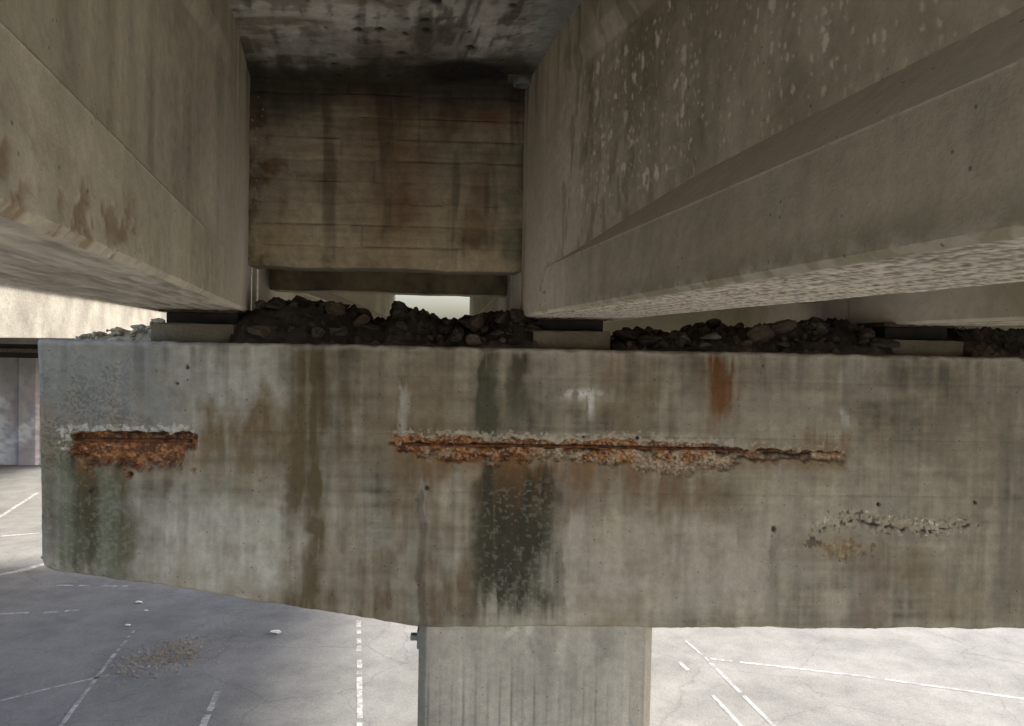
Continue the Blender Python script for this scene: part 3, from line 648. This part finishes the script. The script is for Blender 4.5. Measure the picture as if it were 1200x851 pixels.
diaphragm(.70, 2.28, .345, 'concrete wall of the next span behind the heap of stones at the right', 4, y=1.05, dense=False)
diaphragm(2.80, 4.38, .345, 'concrete wall of the next span between its two rightmost girders', 5, y=1.05, dense=False)

# drain outlet in the soffit corner
def drain():
    t = thing('drain_outlet', 'grey drain pipe stub in the ceiling corner beside the big right girder', 'drain pipe', (.235, .20, 1.49))
    bm = bmesh.new(); n = 20
    rings = [(.052, 0.02), (.058, -.03), (.055, -.045), (.040, -.047), (.038, .0)]
    vs = [[bm.verts.new((r*math.cos(2*math.pi*k/n), r*math.sin(2*math.pi*k/n), z)) for k in range(n)] for r, z in rings]
    for a, b in zip(vs, vs[1:]):
        for k in range(n): bm.faces.new((a[k], a[(k+1) % n], b[(k+1) % n], b[k]))
    bm.faces.new(vs[-1]); bmesh.ops.recalc_face_normals(bm, faces=bm.faces)
    finish('pipe', bm_mesh('pipe', bm), M['steel'], t)
    bm = bmesh.new(); add_box(bm, (-.085, -.07, -.012), (.075, .07, .012), .004); finish('flange', bm_mesh('flange', bm), M['bearing'], t)
drain()

# ------------------------------------------------------------------ bearings
def bearing(x0, x1, label, y0=.085, zt=.108):
    xm = (x0+x1)/2; w = (x1-x0)/2
    t = thing('bearing', label, 'bridge bearing', (xm, y0, 0), 'bearings under the girders')
    bm = bmesh.new(); add_box(bm, (-w, 0, -.008), (w, .42, zt-.008), .012)
    bmesh.ops.subdivide_edges(bm, edges=[e for e in bm.edges if e.calc_length() > .1], cuts=6, use_grid_fill=True)
    rr = random.Random(int(xm*100))
    for v in bm.verts: v.co += Vector((rr.uniform(-.003, .003), rr.uniform(-.003, .003), rr.uniform(-.003, .003)))
    finish('pedestal', bm_mesh('pedestal', bm), M['bearing'], t)
    bm = bmesh.new(); add_box(bm, (-w+.03, .13, zt-.006), (w-.02, .42, .160), .006); finish('rubber_pad', bm_mesh('rubber_pad', bm), M['dark'], t)
    bm = bmesh.new(); add_box(bm, (-w+.005, .09, .161), (w-.005, .43, .186), .003); finish('steel_plate', bm_mesh('steel_plate', bm), M['darksteel'], t)
bearing(-1.722, -1.289, 'bearing block under the left girder at the free end of the cap')
bearing(.310, .730, 'bearing block under the big right girder next to the rubble heap')
bearing(2.302, 2.715, 'bearing block under the olive stained girder end at the right edge', .10, .095)
bearing(4.43, 4.85, 'bearing block under the far right girder outside the picture')

# ------------------------------------------------------------------ rubble on the cap
RND = random.Random(21)
def stone_mesh(seed, flat=.75):
    bm = bmesh.new(); bmesh.ops.create_icosphere(bm, subdivisions=2, radius=.5); r = random.Random(seed)
    planes = [(Vector((r.gauss(0, 1), r.gauss(0, 1), r.gauss(0, 1))).normalized(), r.uniform(.16, .38)) for _ in range(11)]
    for v in bm.verts:
        for n, d in planes:
            k = v.co.dot(n)
            if k > d: v.co -= n*(k-d)
        v.co += Vector((r.uniform(-.02, .02), r.uniform(-.02, .02), r.uniform(-.02, .02)))
        v.co.z *= flat
    bmesh.ops.dissolve_limit(bm, angle_limit=.2, verts=bm.verts, edges=bm.edges)
    bmesh.ops.triangulate(bm, faces=bm.faces)
    return bm_mesh('stone', bm)
STONES = [stone_mesh(k, .6+.4*(k % 3)/2) for k in range(10)]
for q, me in enumerate(STONES): me.materials.append(M['brownstone'] if q % 4 == 1 else M['stone'])
PALES = [me.copy() for me in STONES[:5]]
for me in PALES: me.materials.clear(); me.materials.append(M['sunlitstone'])
def mound_h(x, y):
    """height of the loose heap on the cap top"""
    a = np.interp(x, [-1.32, -1.2, -.95, -.74, -.64, -.50, -.44, -.34, -.20, .0, .10, .3, .36], [.17, .25, .25, .20, .165, .16, .23, .22, .155, .15, .20, .22, .10])
    b = np.interp(x, [.72, .82, 1.1, 1.4, 1.7, 2.0, 2.2, 2.3], [.03, .07, .11, .14, .16, .18, .20, .14])
    c = np.interp(x, [2.72, 2.8, 3.4, 4.0, 4.4], [.10, .16, .18, .16, .03])
    h = np.where(x < .5, a, np.where(x < 2.5, b, c))
    return h*np.interp(y, [.03, .12, .32, .65, 1.0, 1.25], [.06, .35, .9, 1.0, .8, .2])
def rubble():
    for k, (xa, xb, lab) in enumerate(((2.72, 4.4, 'loose dark grit heaped on the cap right of the olive girder end'), (-1.31, .34, 'loose dark grit heaped on the cap below the board marked wall'), (.74, 2.31, 'loose dark grit heaped on the cap below the big right girder'))):
        xs = np.linspace(xa, xb, 170); ys = np.linspace(.03, 1.25, 90); X, Y = np.meshgrid(xs, ys, indexing='ij')
        Z = mound_h(X, Y)*(.8+.4*fbm(X*6, Y*6, 110+k, 3))+.03*(fbm(X*22, Y*22, 111+k, 3)-.5)+.025*spots(X*18, Y*18, .7, 2, .3, .55)-.012
        Z[0] = Z[-1] = -.04; Z[:, 0] = Z[:, -1] = -.04; Z[:, 1] = np.minimum(Z[:, 1], .03)
        o = finish('grit_heap', grid_mesh('grit_heap', np.stack([X, Y, Z], -1), sharp=30), M['stone']); tag(o, lab, 'rubble', None, 'stuff')
    first = []
    def put(x, y, z, s, meshes=STONES, name='stone', label='', group='', rz=None, sc=None, tilt=.5):
        o = bpy.data.objects.new(name, meshes[RND.randrange(len(meshes))]); COL.objects.link(o)
        o.location = (x, y, z); o.scale = sc or (s*RND.uniform(.8, 1.4), s*RND.uniform(.8, 1.2), s*RND.uniform(.6, 1.0))
        o.rotation_euler = (RND.uniform(-tilt, tilt), RND.uniform(-tilt, tilt), RND.uniform(0, 6.3) if rz is None else rz)
        tag(o, label, 'stone', group); return o
    for n, xa, xb, lab, grp in ((130, -1.27, .33, 'dark angular stone in the rubble heap below the board marked wall', 'dark stones heaped below the board marked wall'),
                                (110, .76, 2.30, 'dark angular stone in the rubble heap below the big right girder', 'dark stones heaped below the big right girder')):
        for _ in range(n):
            x = RND.uniform(xa, xb); y = .07+.62*RND.random()**1.3; s = RND.choice((.03, .04, .05, .05, .06, .08, .11, .16))
            put(x, y, float(mound_h(np.array(x), np.array(y)))*.95+s*.12, s, label=lab, group=grp)
    xs = np.linspace(-2.20, -1.70, 80); ys = np.linspace(.06, 1.2, 60); X, Y = np.meshgrid(xs, ys, indexing='ij')
    Z = .10*sm(-2.25, -1.75, X)*sm(.04, .4, Y)*(.5+fbm(X*9, Y*9, 112, 3))+.05*(fbm(X*25, Y*25, 113, 3)-.5)-.01
    Z[0] = Z[-1] = -.04; Z[:, 0] = Z[:, -1] = -.04
    tag(finish('grit_heap', grid_mesh('grit_heap', np.stack([X, Y, Z], -1), sharp=30), M['sunlitstone']), 'pale gritty concrete debris on the free end of the cap', 'rubble', None, 'stuff')
    for _ in range(90):
        x = RND.uniform(-2.16, -1.74); y = RND.uniform(.12, .55); s = RND.choice((.03, .04, .05, .06, .08))
        put(x, y,   .01+.10*max(0, (x+2.16)/.42)*RND.uniform(.3, 1), s, PALES, label='pale broken stone on the free end of the cap left of the bearing', group='pale stones on the cap end')
    MID = [STONES[6].copy()]; MID[0].materials.clear(); MID[0].materials.append(surface('grey_stone', (.19, .17, .145), var=.3, scale=14, fine=110, tint=(.12, .105, .09), bump=.8))
    b = [me.copy() for me in STONES[2:3]]; b[0].materials.clear(); b[0].materials.append(M['brownstone'])
    put(-1.14, .13, .045, .2, b, label='large brown stone lying beside the left girder at the front of the rubble', rz=.2, sc=(.24, .17, .12), tilt=.1)
    put(1.30, .12, .085, .15, MID, label='flat pale stone on the dark rubble below the big right girder', rz=.1, sc=(.17, .12, .09), tilt=.12)
    put(-.36, .07, .02, .09, MID, label='small pale stone at the cap edge in front of the middle rubble', rz=.6, sc=(.11, .08, .05), tilt=.2)
    put(.15, .30, .17, .15, STONES, label='large dark stone leaning against the end of the big right girder', rz=.6, sc=(.17, .13, .16), tilt=.4)
rubble()

# ------------------------------------------------------------------ things beyond
def far_wall():
    t = thing('retaining_wall', 'distant grey wall with whitish and pink paint marks behind the left end of the pier cap', 'wall', (-14, 30.7, GROUND))
    xs = np.linspace(-26, 22, 420); zs = np.linspace(-.02, 4.55, 60); X, Z = np.meshgrid(xs, zs, indexing='ij')
    W = X-14
    col = tone(X.shape, (.46, .44, .43))*(1+.6*(fbm(X*2.2, Z*.7, 120, 4)-.5))[..., None]
    col = lerp(col, (.26, .24, .215), sm(2.6, 4.4, Z+.6*(fbm(X*2, Z, 121)-.5))*.7)
    blob = sm(.50, .56, fbm(X*1.6, Z*1.4, 122, 4))*sm(.1, .5, Z)*sm(3.4, 2.6, Z)
    col = lerp(col, (.75, .75, .76), blob*.8); pk = sm(.54, .60, fbm(X*2+9, Z*2, 123, 3))*sm(3.6, 3.0, Z); col = lerp(col, (.40, .30, .32), pk*.45)
    bu = sm(.54, .60, fbm(X*2.3+19, Z*2.6, 124, 3))*sm(3.0, 2.5, Z); col = lerp(col, (.32, .31, .38), bu*.5)
    lt = np.exp(-((W+20.3)/.55)**2)*sm(3.1, 2.7, Z); col = lerp(col, (.80, .80, .80), lt*.8*sm(.35, .5, fbm(X*4, Z*4, 125, 3)))
    pil = sm(.42, .38, np.abs(W+18.95))
    F = np.stack([X, -.10*pil+.0*Z, Z], -1); Bk = np.stack([xs, 0*xs+.6, 0*xs+4.55], -1)[:, None]; B2 = np.stack([xs, 0*xs+.6, 0*xs-.02], -1)[:, None]
    dk = tone((len(xs), 1), (.3, .28, .26))
    finish('face', grid_mesh('face', np.concatenate([F, Bk, B2], 1), np.concatenate([col, dk, dk], 1), closed=True, caps=True, flip=True), M['wall'], t)
    for z0, z1, y, m in ((4.551, 4.78, -.05, 'dark'), (4.781, 4.95, -.30, 'bearing'), (4.951, 5.14, -.18, 'dark'), (5.141, 5.42, -.40, 'plain')):
        bm = bmesh.new(); add_box(bm, (-26.1, y, z0), (22.1, .7, z1), .01); finish('ledge', bm_mesh('ledge', bm), M[m], t)
far_wall()
def neighbour():
    k = GK; t = thing('neighbouring_bridge', 'sunlit cream concrete bridge edge seen left of the cap below the left girder', 'bridge', (-7, 12, 0))
    for name, lo, hi, m in (('edge_girder', (-.45, -10, -.04), (.0, 70, 1.15), 'pale'), ('deck_slab', (-17, -10, 1.152), (.35, 70, 1.42), 'pale'), ('parapet', (.05, -9.99, 1.422), (.33, 69.99, 2.3), 'pale'), ('edge_girder', (-16.9, -10, -.04), (-16.45, 70, 1.15), 'pale')):
        box(name, lo, hi, M[m], t, .02, k, -12)
neighbour()

# small things on the parking lot
def lot_bits():
    o = finish('litter', STONES[3].copy(), None); o.data.materials.clear(); o.data.materials.append(M['paper'])
    x, y = (-3.62, 10.88); o.location = (x, y, GROUND+.05); o.scale = (.28, .2, .12); tag(o, 'small white scrap of litter on the grey ground left of the column', 'litter')
    bm = bmesh.new(); r = random.Random(9); cx, cy = (-5.26, 9.80)
    for _ in range(1700):
        u, v = r.gauss(0, .42), r.gauss(0, .55); x, y = cx+u+.35*v, cy+v; s = r.choice((.005, .007, .009, .011, .014, .02)); a = r.uniform(0, 6.3); tl = r.uniform(-.5, .5)
        p = [Vector((math.cos(a+q)*s*(1.6 if i % 2 else .8), math.sin(a+q)*s*(1.6 if i % 2 else .8), tl*s*math.cos(q))) for i, q in enumerate((0, 1.57, 3.14, 4.71))]
        f = bm.faces.new([bm.verts.new((x+w.x, y+w.y, GROUND+.012+w.z*.8+r.uniform(0, .015))) for w in p])
    o = finish('leaf_litter', bm_mesh('leaf_litter', bm), surface('dry_leaves', (.19, .145, .09), var=.35, scale=6, fine=40, tint=(.22, .19, .14), bump=.1)); tag(o, 'scattered brown leaves and grit on the parking lot left of the column', 'leaf litter', None, 'stuff')
    n = [((-6.88, 12.63), .16), ((-6.52, 12.10), .10), ((-6.53, 11.27), .12)]
    for (x, y), s in n:
        o = finish('litter', STONES[1].copy(), None); o.data.materials.clear(); o.data.materials.append(M['paper']); o.location = (x, y, GROUND+.03); o.scale = (s, s*.8, s*.4)
        tag(o, 'tiny pale scrap on the shaded ground beyond the brown leaves', 'litter', 'pale scraps beyond the leaves')
lot_bits()
